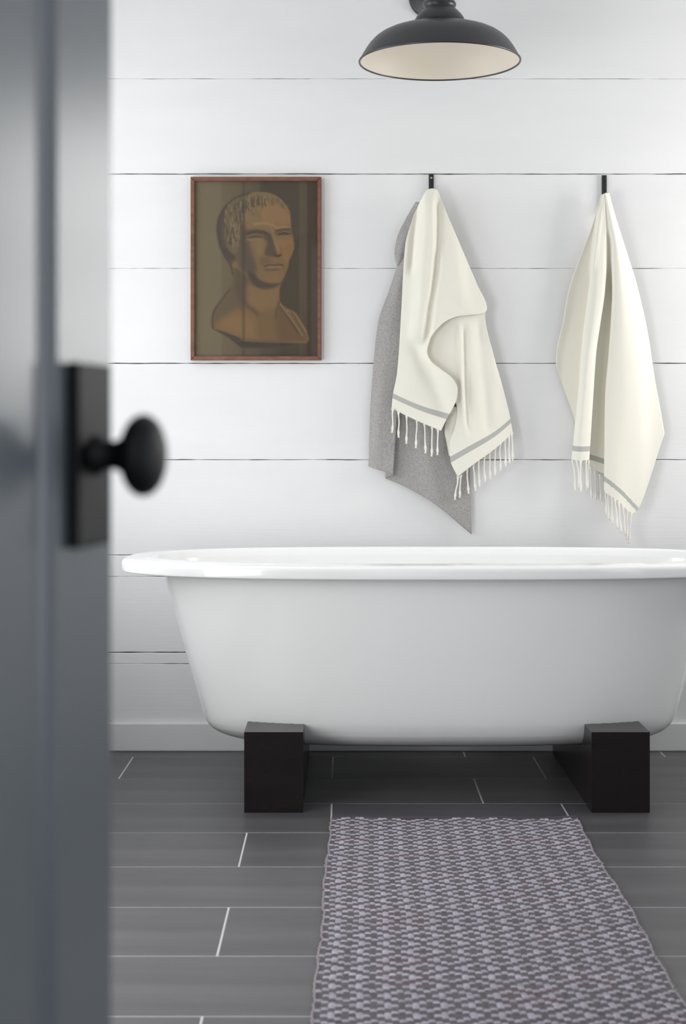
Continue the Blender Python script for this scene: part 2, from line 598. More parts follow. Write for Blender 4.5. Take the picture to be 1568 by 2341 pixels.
# ------------------------------------------------------------------ barn lamp on the wall
LD = 4.30
LX, LZ = (1005 - CX) / FPX * LD, EYE + (1000 - 141) / FPX * LD
lamp = thing('wall_lamp', 'charcoal barn style wall lamp with cream inside above the bathtub', 'lamp', (LX, WALL, LZ + .30))
dome = [(.2215, 0), (.2150, .0125), (.2030, .0330), (.1930, .0470), (.1800, .0605), (.1650, .0715), (.1480, .0800), (.1300, .0862), (.1050, .0930), (.0800, .0980), (.0660, .1010)]
bm = bmesh.new()
lathe(bm, dome, (LX, LD, LZ), (0, 0, 1), 96, cap=False)
obj('shade', bm, M_lamp, lamp, smooth=True)
bm = bmesh.new()
lathe(bm, [(r - .0035, z - .0008 if z > .001 else .0004) for r, z in dome] + [(.03, .0995), (0, .0995)], (LX, LD, LZ), (0, 0, 1), 96, cap=False)
obj('shade_lining', bm, M_liner, lamp, smooth=True)['label'] = 'cream enamel inside of shade'
bm = bmesh.new()
ring = [(.2215 - .0012 + .0028 * math.cos(a), .0030 * math.sin(a)) for a in np.linspace(0, 2 * math.pi, 11)]
lathe(bm, ring, (LX, LD, LZ), (0, 0, 1), 96, cap=False)
obj('rim_bead', bm, M_lamp, lamp, smooth=True)
bm = bmesh.new()
lathe(bm, [(.0720, .0985), (.0705, .1080), (.0680, .1150), (.0645, .1215), (.0600, .1280), (.0500, .1385), (.0430, .1445), (.0415, .1480), (.0440, .1510), (.0452, .1550), (.0445, .1600), (.0405, .1640), (.0395, .168),
           (.0420, .171), (.0425, .176), (.0395, .180), (.0385, .225), (.0330, .240), (.0180, .250), (.0140, .255)], (LX, LD, LZ), (0, 0, 1), 64)
obj('socket_neck', bm, M_lamp, lamp, smooth=True)
PZ = EYE + (1000 - 44) / FPX * WALL + .066
pts = [(LX, LD, LZ + .25), (LX, LD, LZ + .30)]
for a in np.linspace(0, math.pi / 2, 10):
    pts.append((LX, LD + .12 - .12 * math.cos(a), LZ + .32 + .12 * math.sin(a)))
pts += [(LX, LD + .17, LZ + .43), (LX, LD + .24, LZ + .41), (LX, LD + .32, PZ + .012), (LX, WALL - .03, PZ)]
bm = bmesh.new()
tube(bm, pts, .0125, 16)
obj('arm', bm, M_lamp, lamp, smooth=True)
bm = bmesh.new()
lathe(bm, [(.066, .003), (.0665, .006), (.062, .013), (.060, .015), (.052, .0165), (.048, .021), (.034, .024), (.024, .034), (.0, .036)], (LX, WALL, PZ), (0, -1, 0), 64)
obj('wall_plate', bm, M_lamp, lamp, smooth=True)

# ------------------------------------------------------------------ framed drawing
pic = thing('framed_drawing', 'brown drawing of a stone bust in a thin reddish wooden frame', 'picture', (PX(585, 615, WALL)))
DP = WALL - .020


def fpt(x, y, d=0.0):
    return PX(x, y, DP - d)


FX0, FX1, FY0, FY1 = 435.5, 734.5, 404.0, 823.5
fw = 9.4


def rail(a, b, c, d_):
    """mitred rail from four corners in photograph pixels at the frame's front plane"""
    b2 = bmesh.new()
    fr = [fpt(*p) for p in (a, b, c, d_)]
    f = [b2.verts.new(p) for p in fr]
    k = [b2.verts.new((p.x, WALL - .003, p.z)) for p in fr]
    b2.faces.new(f)
    b2.faces.new(k[::-1])
    for i in range(4):
        b2.faces.new((f[i], f[(i + 1) % 4], k[(i + 1) % 4], k[i]))
    bmesh.ops.recalc_face_normals(b2, faces=b2.faces[:])
    es = [e for e in b2.edges if all(v in f for v in e.verts)]
    bmesh.ops.bevel(b2, geom=es, offset=.0018, segments=2, affect='EDGES')
    return obj('frame_rail', b2, M_frame, pic)


e = .25
rail((FX0, FY0), (FX1, FY0), (FX1 - fw, FY0 + fw), (FX0 + fw, FY0 + fw))
rail((FX0, FY1), (FX1, FY1), (FX1 - fw, FY1 - fw), (FX0 + fw, FY1 - fw))
rail((FX0, FY0 + e), (FX0, FY1 - e), (FX0 + fw - e, FY1 - fw - e), (FX0 + fw - e, FY0 + fw + e))
rail((FX1, FY0 + e), (FX1, FY1 - e), (FX1 - fw + e, FY1 - fw - e), (FX1 - fw + e, FY0 + fw + e))

# the drawing itself, laid down in soft tones; coordinates are 4.7514 per photograph pixel from (420, 390)
KZ = 4.7514
X0, X1, Y0, Y1 = 112, 1452, 104, 2022
NW, NH = 268, 384
gx, gy = np.meshgrid(np.linspace(X0, X1, NW), np.linspace(Y0, Y1, NH))
IMG = np.zeros((NH, NW, 3))
sm = lambda a, b, x: (lambda t: t * t * (3 - 2 * t))(np.clip((x - a) / (b - a), 0, 1))


def C3(*c):
    return np.array(c, float)


def closed(pts, k=8):
    p = np.array(pts, float)
    n = len(p)
    out = []
    for i in range(n):
        p0, p1, p2, p3 = p[i - 1], p[i], p[(i + 1) % n], p[(i + 2) % n]
        for t in np.arange(k) / k:
            out.append(.5 * ((2 * p1) + (-p0 + p2) * t + (2 * p0 - 5 * p1 + 4 * p2 - p3) * t * t + (-p0 + 3 * p1 - 3 * p2 + p3) * t ** 3))
    return np.array(out)


def segdist(a, b):
    d = b - a
    t = np.clip(((gx - a[0]) * d[0] + (gy - a[1]) * d[1]) / (d @ d + 1e-9), 0, 1)
    return np.hypot(gx - a[0] - t * d[0], gy - a[1] - t * d[1]), t


def poly(pts, col, alpha=1.0, soft=14, smooth=True, clip=None):
    p = closed(pts, 5) if smooth else np.array(pts, float)
    ins = np.zeros(gx.shape, bool)
    dist = np.full(gx.shape, 1e9)
    for i in range(len(p)):
        a, b = p[i - 1], p[i]
        c = (a[1] > gy) != (b[1] > gy)
        with np.errstate(divide='ignore', invalid='ignore'):
            ins ^= c & (gx < (b[0] - a[0]) * (gy - a[1]) / (b[1] - a[1] + 1e-12) + a[0])
        dist = np.minimum(dist, segdist(a, b)[0])
    sd = np.where(ins, dist, -dist)
    m = sm(-soft, soft, sd) * alpha
    if clip is not None:
        m = m * clip
    IMG[:] = IMG * (1 - m[..., None]) + C3(*col) * m[..., None]
    return sm(-6, 6, sd)


def stroke(pts, w, col, alpha=1.0, clip=None):
    p = np.array(pts, float)
    if len(p) > 2:
        t = np.linspace(0, 1, len(p))
        tt = np.linspace(0, 1, len(p) * 6)
        p = np.stack([pchip(t, p[:, 0], tt), pchip(t, p[:, 1], tt)], -1)
    m = np.zeros(gx.shape)
    for i in range(len(p) - 1):
        d, _ = segdist(p[i], p[i + 1])
        m = np.maximum(m, np.exp(-(d / w) ** 2))
    m *= alpha
    if clip is not None:
        m = m * clip
    IMG[:] = IMG * (1 - m[..., None]) + C3(*col) * m[..., None]


k = sm(380, 900, gx)[..., None]
IMG[:] = C3(111, 99, 77) * (1 - k) + C3(74, 65, 51) * k
# toned paper, with room reflections on the glass painted in as upright bands
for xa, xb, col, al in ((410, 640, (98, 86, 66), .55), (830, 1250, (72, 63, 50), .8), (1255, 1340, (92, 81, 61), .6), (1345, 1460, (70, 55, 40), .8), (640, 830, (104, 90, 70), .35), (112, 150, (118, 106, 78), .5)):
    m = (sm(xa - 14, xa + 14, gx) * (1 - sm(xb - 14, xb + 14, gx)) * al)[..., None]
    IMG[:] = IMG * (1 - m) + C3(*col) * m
k = (sm(1250, 1900, gy) * sm(1200, 1400, gx))[..., None] * .5
IMG[:] = IMG * (1 - k) + C3(58, 46, 34) * k
# shoulders and neck
BUST = [(500, 960), (535, 1100), (525, 1230), (470, 1330), (385, 1440), (325, 1540), (308, 1640), (320, 1722), (430, 1745), (560, 1790), (660, 1826), (860, 1842), (1100, 1852),
        (1338, 1862), (1345, 1765), (1275, 1645), (1195, 1535), (1110, 1485), (1045, 1420), (1040, 1300), (1050, 1150), (800, 1000)]
bc = poly(BUST, (116, 90, 60), 1, 10)
poly([(320, 1540), (470, 1340), (560, 1180), (640, 1200), (640, 1480), (560, 1500), (420, 1600), (330, 1700)], (92, 80, 64), .85, 50, clip=bc)
poly([(560, 1000), (700, 1050), (690, 1400), (640, 1480), (560, 1300)], (84, 72, 58), .85, 40, clip=bc)
poly([(700, 1250), (850, 1290), (1030, 1260), (1030, 1420), (1000, 1560), (820, 1520), (700, 1400)], (124, 98, 66), .8, 50, clip=bc)
poly([(360, 1660), (560, 1560), (720, 1600), (800, 1800), (620, 1800), (430, 1730)], (128, 98, 66), .8, 60, clip=bc)
poly([(820, 1560), (1000, 1500), (960, 1830), (800, 1820)], (108, 86, 56), .6, 50, clip=bc)
poly([(1040, 1440), (1120, 1560), (1250, 1700), (1330, 1850), (1020, 1840), (990, 1600)], (98, 76, 54), .75, 40, clip=bc)
stroke([(650, 1440), (700, 1480), (760, 1520), (800, 1560)], 22, (88, 72, 56), .8, bc)
stroke([(1045, 1420), (1010, 1520), (1000, 1600)], 14, (84, 68, 50), .7, bc)
stroke([(1050, 1450), (1120, 1550), (1210, 1670), (1290, 1790)], 9, (130, 112, 84), .8)
stroke([(1120, 1520), (1200, 1545), (1270, 1650), (1330, 1750)], 9, (126, 108, 80), .8)
stroke([(1060, 1500), (1140, 1610), (1240, 1760)], 14, (78, 62, 46), .6, bc)
stroke([(1165, 1535), (1230, 1640), (1310, 1770)], 10, (84, 68, 50), .6, bc)
# cut underside and plinth of the bust
poly([(330, 1728), (440, 1752), (600, 1815), (660, 1850), (1050, 1868), (1040, 1905), (660, 1925), (590, 1895), (470, 1805)], (70, 61, 52), .95, 12)
poly([(640, 1860), (1060, 1870), (1200, 1875), (1050, 1910), (660, 1925)], (62, 54, 44), .7, 20)
stroke([(660, 1845), (900, 1858), (1330, 1868)], 10, (122, 97, 66), .7)
poly([(640, 1940), (950, 1935), (940, 1990), (650, 1995)], (98, 78, 62), .4, 40)
# head
HEAD = [(362, 640), (378, 530), (425, 430), (500, 345), (600, 280), (720, 240), (860, 232), (960, 250), (1045, 300), (1110, 370), (1155, 450), (1163, 560), (1172, 650), (1195, 760),
        (1200, 830), (1178, 910), (1148, 970), (1135, 1040), (1112, 1120), (1080, 1195), (1035, 1235), (960, 1240), (880, 1222), (790, 1190), (700, 1160), (600, 1080), (510, 1030), (440, 920), (385, 800)]
hc = poly(HEAD, (118, 94, 64), 1, 9)
poly([(362, 640), (385, 510), (440, 410), (560, 300), (700, 250), (680, 420), (640, 600), (600, 760), (560, 930), (480, 950), (400, 820)], (100, 88, 68), .9, 30, clip=hc)
poly([(362, 640), (400, 470), (450, 420), (440, 560), (430, 720), (470, 880), (540, 960), (510, 1020), (430, 920), (378, 790)], (74, 66, 56), .85, 26, clip=hc)
poly([(660, 250), (880, 235), (1040, 300), (1130, 420), (1060, 400), (960, 320), (860, 400), (800, 470), (700, 500), (660, 400)], (118, 100, 70), .8, 26, clip=hc)
# forehead and lit right side of the face
poly([(830, 470), (870, 390), (960, 350), (1080, 400), (1150, 480), (1162, 570), (1060, 590), (960, 580), (860, 560)], (136, 104, 70), .9, 34, clip=hc)
poly([(1000, 740), (1080, 730), (1180, 760), (1195, 830), (1150, 940), (1110, 1000), (1070, 960), (1060, 900), (1020, 830)], (132, 98, 64), .9, 28, clip=hc)
poly([(690, 480), (800, 480), (860, 560), (960, 600), (940, 640), (800, 620), (700, 640)], (124, 102, 70), .75, 34, clip=hc)
stroke([(770, 585), (860, 570), (960, 590), (1010, 620), (1080, 610), (1155, 625)], 16, (146, 116, 80), .75, hc)
# shaded cheek, jaw and temple on the left
poly([(620, 600), (680, 640), (700, 760), (740, 900), (790, 1060), (760, 1160), (680, 1130), (600, 1040), (590, 860), (600, 720)], (82, 72, 60), .9, 40, clip=hc)
poly([(770, 730), (850, 720), (870, 800), (850, 920), (810, 940), (780, 850)], (128, 102, 70), .8, 30, clip=hc)
# brows, eye sockets and eyes
poly([(670, 660), (760, 640), (860, 650), (930, 690), (960, 780), (900, 760), (840, 720), (740, 720), (680, 715)], (80, 68, 54), .85, 20, clip=hc)
stroke([(690, 690), (780, 660), (860, 665), (920, 700)], 11, (66, 56, 46), .8, hc)
stroke([(690, 712), (770, 694), (860, 708)], 9, (112, 95, 72), .85, hc)
stroke([(710, 728), (780, 718), (850, 724)], 7, (62, 53, 44), .85, hc)
stroke([(690, 750), (760, 756), (850, 740)], 12, (124, 104, 78), .7, hc)
poly([(1000, 660), (1060, 645), (1150, 640), (1168, 690), (1120, 715), (1050, 715), (1015, 700)], (84, 68, 52), .8, 16, clip=hc)
stroke([(1010, 655), (1080, 640), (1160, 632)], 11, (70, 57, 44), .7, hc)
stroke([(1030, 672), (1085, 660), (1145, 668)], 8, (120, 98, 70), .75, hc)
stroke([(1040, 688), (1090, 678), (1135, 688)], 8, (56, 47, 38), .9, hc)
stroke([(1045, 710), (1095, 716), (1140, 706)], 10, (128, 104, 74), .85, hc)
# nose
poly([(930, 680), (965, 720), (985, 800), (1010, 890), (990, 930), (930, 930), (880, 900), (900, 820), (915, 740)], (78, 66, 54), .85, 22, clip=hc)
stroke([(955, 640), (975, 720), (1000, 810), (1030, 890)], 13, (136, 106, 72), .85, hc)
stroke([(985, 918), (1020, 930), (1052, 915)], 12, (60, 50, 41), .9, hc)
stroke([(1050, 830), (1068, 880), (1060, 905)], 10, (118, 88, 58), .6, hc)
# mouth, chin
poly([(820, 950), (900, 940), (960, 980), (900, 1010), (840, 1030)], (98, 80, 60), .6, 26, clip=hc)
stroke([(880, 1040), (940, 1024), (990, 1030), (1030, 1022), (1075, 1028)], 9, (72, 58, 46), .85, hc)
stroke([(930, 1008), (980, 1000), (1040, 1006)], 10, (112, 86, 60), .6, hc)
stroke([(920, 1050), (980, 1046), (1050, 1048)], 9, (138, 110, 76), .75, hc)
stroke([(880, 1075), (950, 1080), (1020, 1072)], 14, (86, 70, 52), .6, hc)
poly([(880, 1120), (960, 1100), (1060, 1120), (1050, 1190), (960, 1210), (890, 1190)], (124, 98, 64), .7, 30, clip=hc)
# shadow under the jaw
poly([(700, 1100), (770, 1130), (830, 1190), (930, 1225), (1035, 1225), (1000, 1262), (900, 1285), (800, 1270), (730, 1210)], (70, 61, 51), .9, 20)
stroke([(1040, 1235), (1085, 1180), (1120, 1100)], 6, (64, 54, 44), .6)
# ear and locks of hair
stroke([(470, 730), (440, 790), (480, 880), (540, 920), (590, 900)], 14, (76, 66, 54), .6, hc)
poly([(500, 770), (560, 740), (600, 800), (580, 890), (530, 880)], (108, 93, 70), .6, 22, clip=hc)
stroke([(450, 860), (520, 930), (560, 960)], 22, (66, 58, 50), .7, hc)
r2 = np.random.default_rng(3)
for _ in range(190):
    x, y = r2.uniform(440, 900), r2.uniform(260, 760)
    if x > 640 and y > 480 - (x - 640) * .25:
        continue
    L, sl = r2.uniform(30, 75), r2.uniform(-.5, .15) if x < 620 else r2.uniform(-.3, .5)
    c = (130, 112, 80) if r2.random() < .55 else (74, 64, 52)
    stroke([(x, y), (x + sl * L * .6, y + L * .5), (x + sl * L * .8 + 5, y + L)], r2.uniform(6, 10), c, r2.uniform(.5, .85), hc)
for x in range(680, 1120, 30):
    x += r2.uniform(-9, 9)
    fade_ = 1.0 if x < 900 else .5
    y = 300 + abs(x - 860) * .22 + r2.uniform(-35, 15)
    L = r2.uniform(45, 110) if x < 900 else r2.uniform(25, 60)
    stroke([(x, y), (x - r2.uniform(-2, 12), y + L * .5), (x + r2.uniform(-6, 10), y + L)], r2.uniform(7, 11), (70, 58, 44), .75 * fade_, hc)
    stroke([(x + 14, y - 4), (x + 10, y + L * .5), (x + 18, y + L * .8)], r2.uniform(7, 10), (134, 113, 80), .7 * fade_, hc)
for pts in ([(362, 640), (378, 530), (425, 430), (500, 345), (600, 280), (720, 242)], [(365, 660), (390, 800), (440, 920), (510, 1030), (535, 1130)], [(500, 1290), (400, 1420), (325, 1540), (308, 1640), (318, 1715)]):
    stroke(pts, 12, (66, 58, 50), .7)
m = (np.exp(-((gx - 650) / 16) ** 2) * .45)[..., None]     # dark upright reflection on the glass, painted into the drawing
IMG[:] = IMG * (1 - m) + C3(62, 54, 45) * m
IMG *= (1 + rng.normal(0, .022, IMG.shape[:2]))[..., None]
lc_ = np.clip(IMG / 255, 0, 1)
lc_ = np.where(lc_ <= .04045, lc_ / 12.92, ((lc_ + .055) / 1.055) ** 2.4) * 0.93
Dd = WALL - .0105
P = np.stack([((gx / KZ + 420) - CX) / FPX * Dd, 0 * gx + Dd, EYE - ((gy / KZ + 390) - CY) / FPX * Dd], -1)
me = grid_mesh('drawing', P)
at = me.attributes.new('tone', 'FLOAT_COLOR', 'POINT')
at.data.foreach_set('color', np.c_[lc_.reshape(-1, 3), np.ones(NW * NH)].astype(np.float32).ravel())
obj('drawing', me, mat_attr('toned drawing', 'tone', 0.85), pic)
# glass
mg = bpy.data.materials.new('picture glass')
mg.use_nodes = True
nt = mg.node_tree
nt.nodes.clear()
out = nt.nodes.new('ShaderNodeOutputMaterial')
mix = nt.nodes.new('ShaderNodeMixShader')
lw = nt.nodes.new('ShaderNodeLayerWeight')
lw.inputs[0].default_value = 0.5
pw = nt.nodes.new('ShaderNodeMath')
pw.operation = 'POWER'
pw.inputs[1].default_value = 5.0
nt.links.new(lw.outputs['Facing'], pw.inputs[0])
fr = nt.nodes.new('ShaderNodeMath')
fr.operation = 'MULTIPLY_ADD'
fr.inputs[1].default_value = 0.95
fr.inputs[2].default_value = 0.012
nt.links.new(pw.outputs[0], fr.inputs[0])
tr = nt.nodes.new('ShaderNodeBsdfTransparent')
gl = nt.nodes.new('ShaderNodeBsdfGlossy')
gl.inputs['Roughness'].default_value = 0.03
nt.links.new(fr.outputs[0], mix.inputs[0])
nt.links.new(tr.outputs[0], mix.inputs[1])
nt.links.new(gl.outputs[0], mix.inputs[2])
nt.links.new(mix.outputs[0], out.inputs[0])
a, b = fpt(FX0 + fw - 1.5, FY0 + fw - 1.5), fpt(FX1 - fw + 1.5, FY1 - fw + 1.5)
obj('glass', nbox(a.x, b.x, WALL - .0145, WALL - .0125, b.z, a.z), mg, pic)

# ------------------------------------------------------------------ coat hooks
def hook(px, ytop, label):
    t = thing('wall_hook', label, 'hook', PX(px, ytop + 30, WALL), group='black strap hooks on the board wall')
    s = WALL / FPX
    p = PX(px, ytop, WALL)
    hw = .0076
    zb = p.z - .098
    b2 = bmesh.new()
    box(b2, p.x - hw, p.x + hw, WALL - .0066, WALL - .0026, zb, p.z, .0015, 2)
    st = obj('strap', b2, M_black, t)
    b2 = bmesh.new()
    prof = []
    for a in np.linspace(0, math.pi, 14):
        prof.append((WALL - .0048 - .0175 + .0175 * math.cos(a), zb - .0175 * math.sin(a) + .001))
    prof += [(WALL - .0400, zb + .020), (WALL - .0410, zb + .040)]
    for i, (yy, zz) in enumerate(prof[:-1]):
        y2, z2 = prof[i + 1]
        d = Vector((0, y2 - yy, z2 - zz)).normalized()
        nrm = Vector((0, -d.z, d.y)) * .0019
        if i == 0:
            A = [b2.verts.new((p.x + sx * hw, yy + sg * nrm.y, zz + sg * nrm.z)) for sx, sg in ((-1, -1), (1, -1), (1, 1), (-1, 1))]
            b2.faces.new(A)
        B = [b2.verts.new((p.x + sx * hw, y2 + sg * nrm.y, z2 + sg * nrm.z)) for sx, sg in ((-1, -1), (1, -1), (1, 1), (-1, 1))]
        for q in range(4):
            b2.faces.new((A[q], A[(q + 1) % 4], B[(q + 1) % 4], B[q]))
        A = B
    b2.faces.new(A)
    obj('prong', b2, M_black, t)
    for dz in (.011, .036):
        b2 = bmesh.new()
        lathe(b2, [(.0030, 0), (.0028, .0009), (.0016, .0015), (0, .0017)], (p.x, WALL - .0066, p.z - dz), (0, -1, 0), 14)
        obj('screw', b2, M_screw if dz < .02 and px < 1100 else M_black, st, smooth=True)
    return t


hook(985.5, 399, 'black iron strap hook holding the grey and the cream towel together')
hook(1380.5, 401, 'black iron strap hook holding the right cream towel alone')


# ------------------------------------------------------------------ towels
def sheet(nodes, nt=150, ns=80, ridges=()):
    """nodes: [(s, [(x, y, depth off the wall), ...])]; rows run from each node's first to last y"""
    T, S = np.linspace(0, 1, nt), np.linspace(0, 1, ns)
    A = []
    for s, pts in nodes:
        p = np.array(pts, float)
        t = (p[:, 1] - p[0, 1]) / (p[-1, 1] - p[0, 1])
        A.append(np.stack([pchip(t, p[:, i], T) for i in range(3)], -1))
    A = np.array(A)
    sk = [n[0] for n in nodes]
    G = np.zeros((nt, ns, 3))
    for r_ in range(nt):
        for i in range(3):
            G[r_, :, i] = pchip(sk, A[:, r_, i], S)
    for path, w, amp in ridges:
        p = np.array(path, float)
        y = G[..., 1]
        xc = np.interp(y, p[:, 0], p[:, 1])
        fade = np.clip((y - p[0, 0]) / 40, 0, 1) * np.clip((p[-1, 0] - y) / 40, 0, 1)
        fade = fade * fade * (3 - 2 * fade)
        G[..., 2] += amp * fade * np.exp(-((G[..., 0] - xc) / w) ** 2)
    D = WALL - G[..., 2]
    P = np.stack([(G[..., 0] - CX) / FPX * D, D, EYE - (G[..., 1] - CY) / FPX * D], -1)
    sheet.px = (G[1:, 1:, :2] + G[:-1, :-1, :2]) / 2
    return P, T, S


def cloth(name, P, mats, parent, stripe=None, T=None, S=None, thick=.0026):
    me = grid_mesh(name, P)
    o = obj(name, me, mats, parent, smooth=True)
    k_ = stripe if isinstance(stripe, np.ndarray) else None
    if stripe is not None and isinstance(stripe, tuple):
        t0, t1, s0, s1 = stripe
        tm, s_m = (T[1:] + T[:-1]) / 2, (S[1:] + S[:-1]) / 2
        k_ = ((tm > t0) & (tm < t1))[:, None] & ((s_m > s0) & (s_m < s1))[None, :]
    if k_ is not None:
        me.polygons.foreach_set('material_index', k_.astype(np.int32).ravel())
    md = o.modifiers.new('thickness', 'SOLIDIFY')
    md.thickness = thick
    md.offset = 0.0
    return o


def tassel(parent, x0, y0, x1, y1, d0, d1=None, rad=.0020):
    d1 = d0 if d1 is None else d1
    n = 9
    pts, rr = [], []
    ph, am = random.uniform(0, 6), random.uniform(.4, 1.3)
    for i in range(n):
        t = i / (n - 1)
        x = x0 + (x1 - x0) * t + am * math.sin(ph + t * 5.5) * math.sin(math.pi * min(1, t * 1.1))
        y = y0 + (y1 - y0) * t
        pts.append(PX(x, y, WALL - (d0 + (d1 - d0) * t)))
        rr.append(rad)
    rr[0] = rad * 2.4
    rr[1] = rad * 1.25
    rr[-3] = rad * 1.15
    rr[-2] = rad * 2.0
    rr[-1] = rad * 1.2
    end = pts[-1] + Vector((random.uniform(-.001, .001), 0, -.006))
    pts.append(end)
    rr.append(rad * 1.7)
    b2 = bmesh.new()
    tube(b2, pts, rr, 7)
    return obj('tassel', b2, M_tassel, parent, smooth=True)


# grey towel, behind on the left hook
HK = (985.5, 447)
gt = thing('hand_towel', 'grey terry towel hanging behind the cream one on the left hook', 'towel', PX(985, 445, WALL - .04))
P, T, S = sheet([
    (0.00, [(976, 446, .044), (945, 520, .030), (919, 580, .024), (891, 660, .022), (864, 740, .020), (854, 830, .020), (846, 950, .020), (843, 1066, .020)]),
    (0.20, [(978, 446, .046), (950, 520, .038), (926, 600, .034), (898, 740, .034), (884, 850, .036), (872, 960, .038), (864, 1074, .038)]),
    (0.36, [(980, 446, .046), (955, 520, .040), (938, 600, .036), (925, 740, .034), (915, 850, .036), (906, 960, .038), (897, 1086, .040)]),
    (0.42, [(981, 446, .045), (955, 520, .032), (936, 600, .026), (920, 740, .020), (908, 850, .017), (895, 960, .015), (881, 1092, .014)]),
    (0.55, [(984, 446, .045), (970, 600, .026), (955, 800, .020), (935, 1000, .019), (912, 1106, .019)]),
    (0.75, [(988, 446, .045), (990, 600, .030), (1000, 800, .026), (1000, 1000, .028), (985, 1146, .028)]),
    (1.00, [(992, 446, .044), (1010, 560, .026), (1045, 780, .018), (1070, 1000, .018), (1078, 1222, .018)])], 170, 110,
    ridges=[([(900, 960), (1300, 1010)], 22, .006)])
cloth('terry_cloth', P, M_grey, gt, thick=.0034)
P, T, S = sheet([
    (0.0, [(950, 462, .034), (928, 500, .032), (909, 540, .030), (902, 578, .028), (907, 607, .022)]),
    (0.5, [(958, 462, .040), (940, 510, .038), (924, 550, .038), (915, 585, .034), (909, 607, .026)]),
    (1.0, [(965, 462, .040), (950, 510, .040), (940, 550, .038), (928, 580, .032), (912, 607, .026)])], 40, 24)
cloth('turned_top_fold', P, M_grey, gt, thick=.0034)

# cream towel on the left hook
ct = thing('fringed_towel', 'cream towel with grey stripe and tassels draped over the grey towel', 'towel', PX(986, 432, WALL - .05), group='cream fringed towels on the hooks')
P, T, S = sheet([
    (0.0, [(973, 437, .056), (958, 466, .052), (945, 495, .050), (926, 565, .050), (918, 700, .052), (908, 850, .056), (898, 905, .058), (895, 934, .058)]),
    (0.30, [(980, 433, .060), (968, 466, .062), (960, 540, .062), (950, 700, .064), (942, 850, .066), (932, 910, .066), (930, 951, .066)]),
    (0.55, [(987, 431, .062), (990, 500, .070), (988, 580, .076), (975, 700, .078), (958, 800, .072), (972, 880, .070), (965, 967, .070)]),
    (1.0, [(1000, 434, .056), (1018, 480, .050), (1060, 580, .046), (1090, 650, .046), (1113, 706, .046), (1105, 716, .050), (1045, 723, .062), (1003, 748, .074), (981, 780, .080), (976, 805, .084), (985, 826, .087),
           (1010, 846, .088), (1035, 866, .088), (1046, 890, .086), (1044, 911, .084), (1034, 935, .080), (1020, 960, .077), (1008, 985, .074)])], 230, 100,
    ridges=[([(440, 966), (480, 955), (540, 946), (640, 938)], 8, -.013),
            ([(440, 985), (520, 975), (620, 962), (800, 945)], 13, .006),
            ([(436, 997), (500, 1001), (560, 1001), (620, 996), (700, 984), (800, 972)], 10, -.016),
            ([(436, 990), (500, 988), (560, 988), (640, 982), (700, 978)], 6, .005),
            ([(436, 1012), (520, 1035), (640, 1052), (720, 1060)], 16, .008),
            ([(560, 1030), (700, 1035)], 22, .006),
            ([(760, 945), (860, 985), (930, 1010), (990, 1010)], 26, -.012)])
front_o = cloth('front_flap', P, [M_cream, M_stripe], ct, (.928, .953, -.1, 1.1), T, S)
P, T, S = sheet([
    (0.0, [(985, 690, .046), (972, 805, .050), (1000, 850, .052), (1040, 912, .056), (1045, 942, .056), (1040, 975, .056), (1028, 1015, .054), (1029, 1050, .054), (1046, 1090, .054)]),
    (0.35, [(1030, 695, .044), (1045, 760, .052), (1055, 860, .056), (1070, 940, .058), (1072, 1000, .058), (1085, 1060, .058)]),
    (0.7, [(1075, 698, .038), (1085, 760, .048), (1105, 860, .052), (1122, 940, .052), (1130, 985, .050), (1134, 1024, .050)]),
    (1.0, [(1112, 702, .036), (1109, 722, .042), (1125, 800, .036), (1150, 890, .034), (1166, 955, .034), (1172, 990, .034)])], 150, 90,
    ridges=[([(730, 1050), (780, 1053), (880, 1057), (1010, 1066)], 7, .006),
            ([(730, 1060), (800, 1062), (900, 1064), (1000, 1070)], 8, -.010),
            ([(715, 1094), (800, 1098), (900, 1110), (1010, 1118)], 14, -.009),
            ([(730, 1115), (900, 1140)], 10, .005)])
rear_o = cloth('rear_flap', P, [M_cream, M_stripe], ct, (.888, .922, -.1, 1.1), T, S)
P, T, S = sheet([
    (0.0, [(1030, 930, .050), (1020, 960, .042), (1016, 985, .038), (1021, 1010, .040), (1027, 1042, .046)]),
    (1.0, [(1044, 930, .050), (1046, 950, .050), (1040, 980, .050), (1030, 1012, .050), (1029, 1042, .050)])], 30, 12)
cloth('turned_edge', P, M_cream, ct)
for x0, y0, x1, y1 in [(898, 934, 897, 985), (911, 941, 911, 996), (930, 949, 929, 1010), (953, 958, 951, 1020), (970, 966, 973, 1032), (988, 975, 987, 1039), (1001, 981, 1000, 1036)]:
    tassel(front_o, x0, y0, x1, y1, .064, .060)
for x0, y0, x1, y1 in [(1047, 1089, 1040, 1138), (1053, 1086, 1051, 1133), (1067, 1073, 1071, 1124), (1081, 1062, 1087, 1118), (1093, 1053, 1096, 1108), (1106, 1043, 1109, 1098), (1118, 1034, 1121, 1091),
                       (1131, 1024, 1132, 1083), (1143, 1014, 1144, 1072), (1154, 1004, 1156, 1063), (1163, 997, 1165, 1055), (1170, 989, 1172, 1049)]:
    tassel(rear_o, x0, y0, x1, y1, .050 - (x0 - 1047) / 125 * .014, .040)

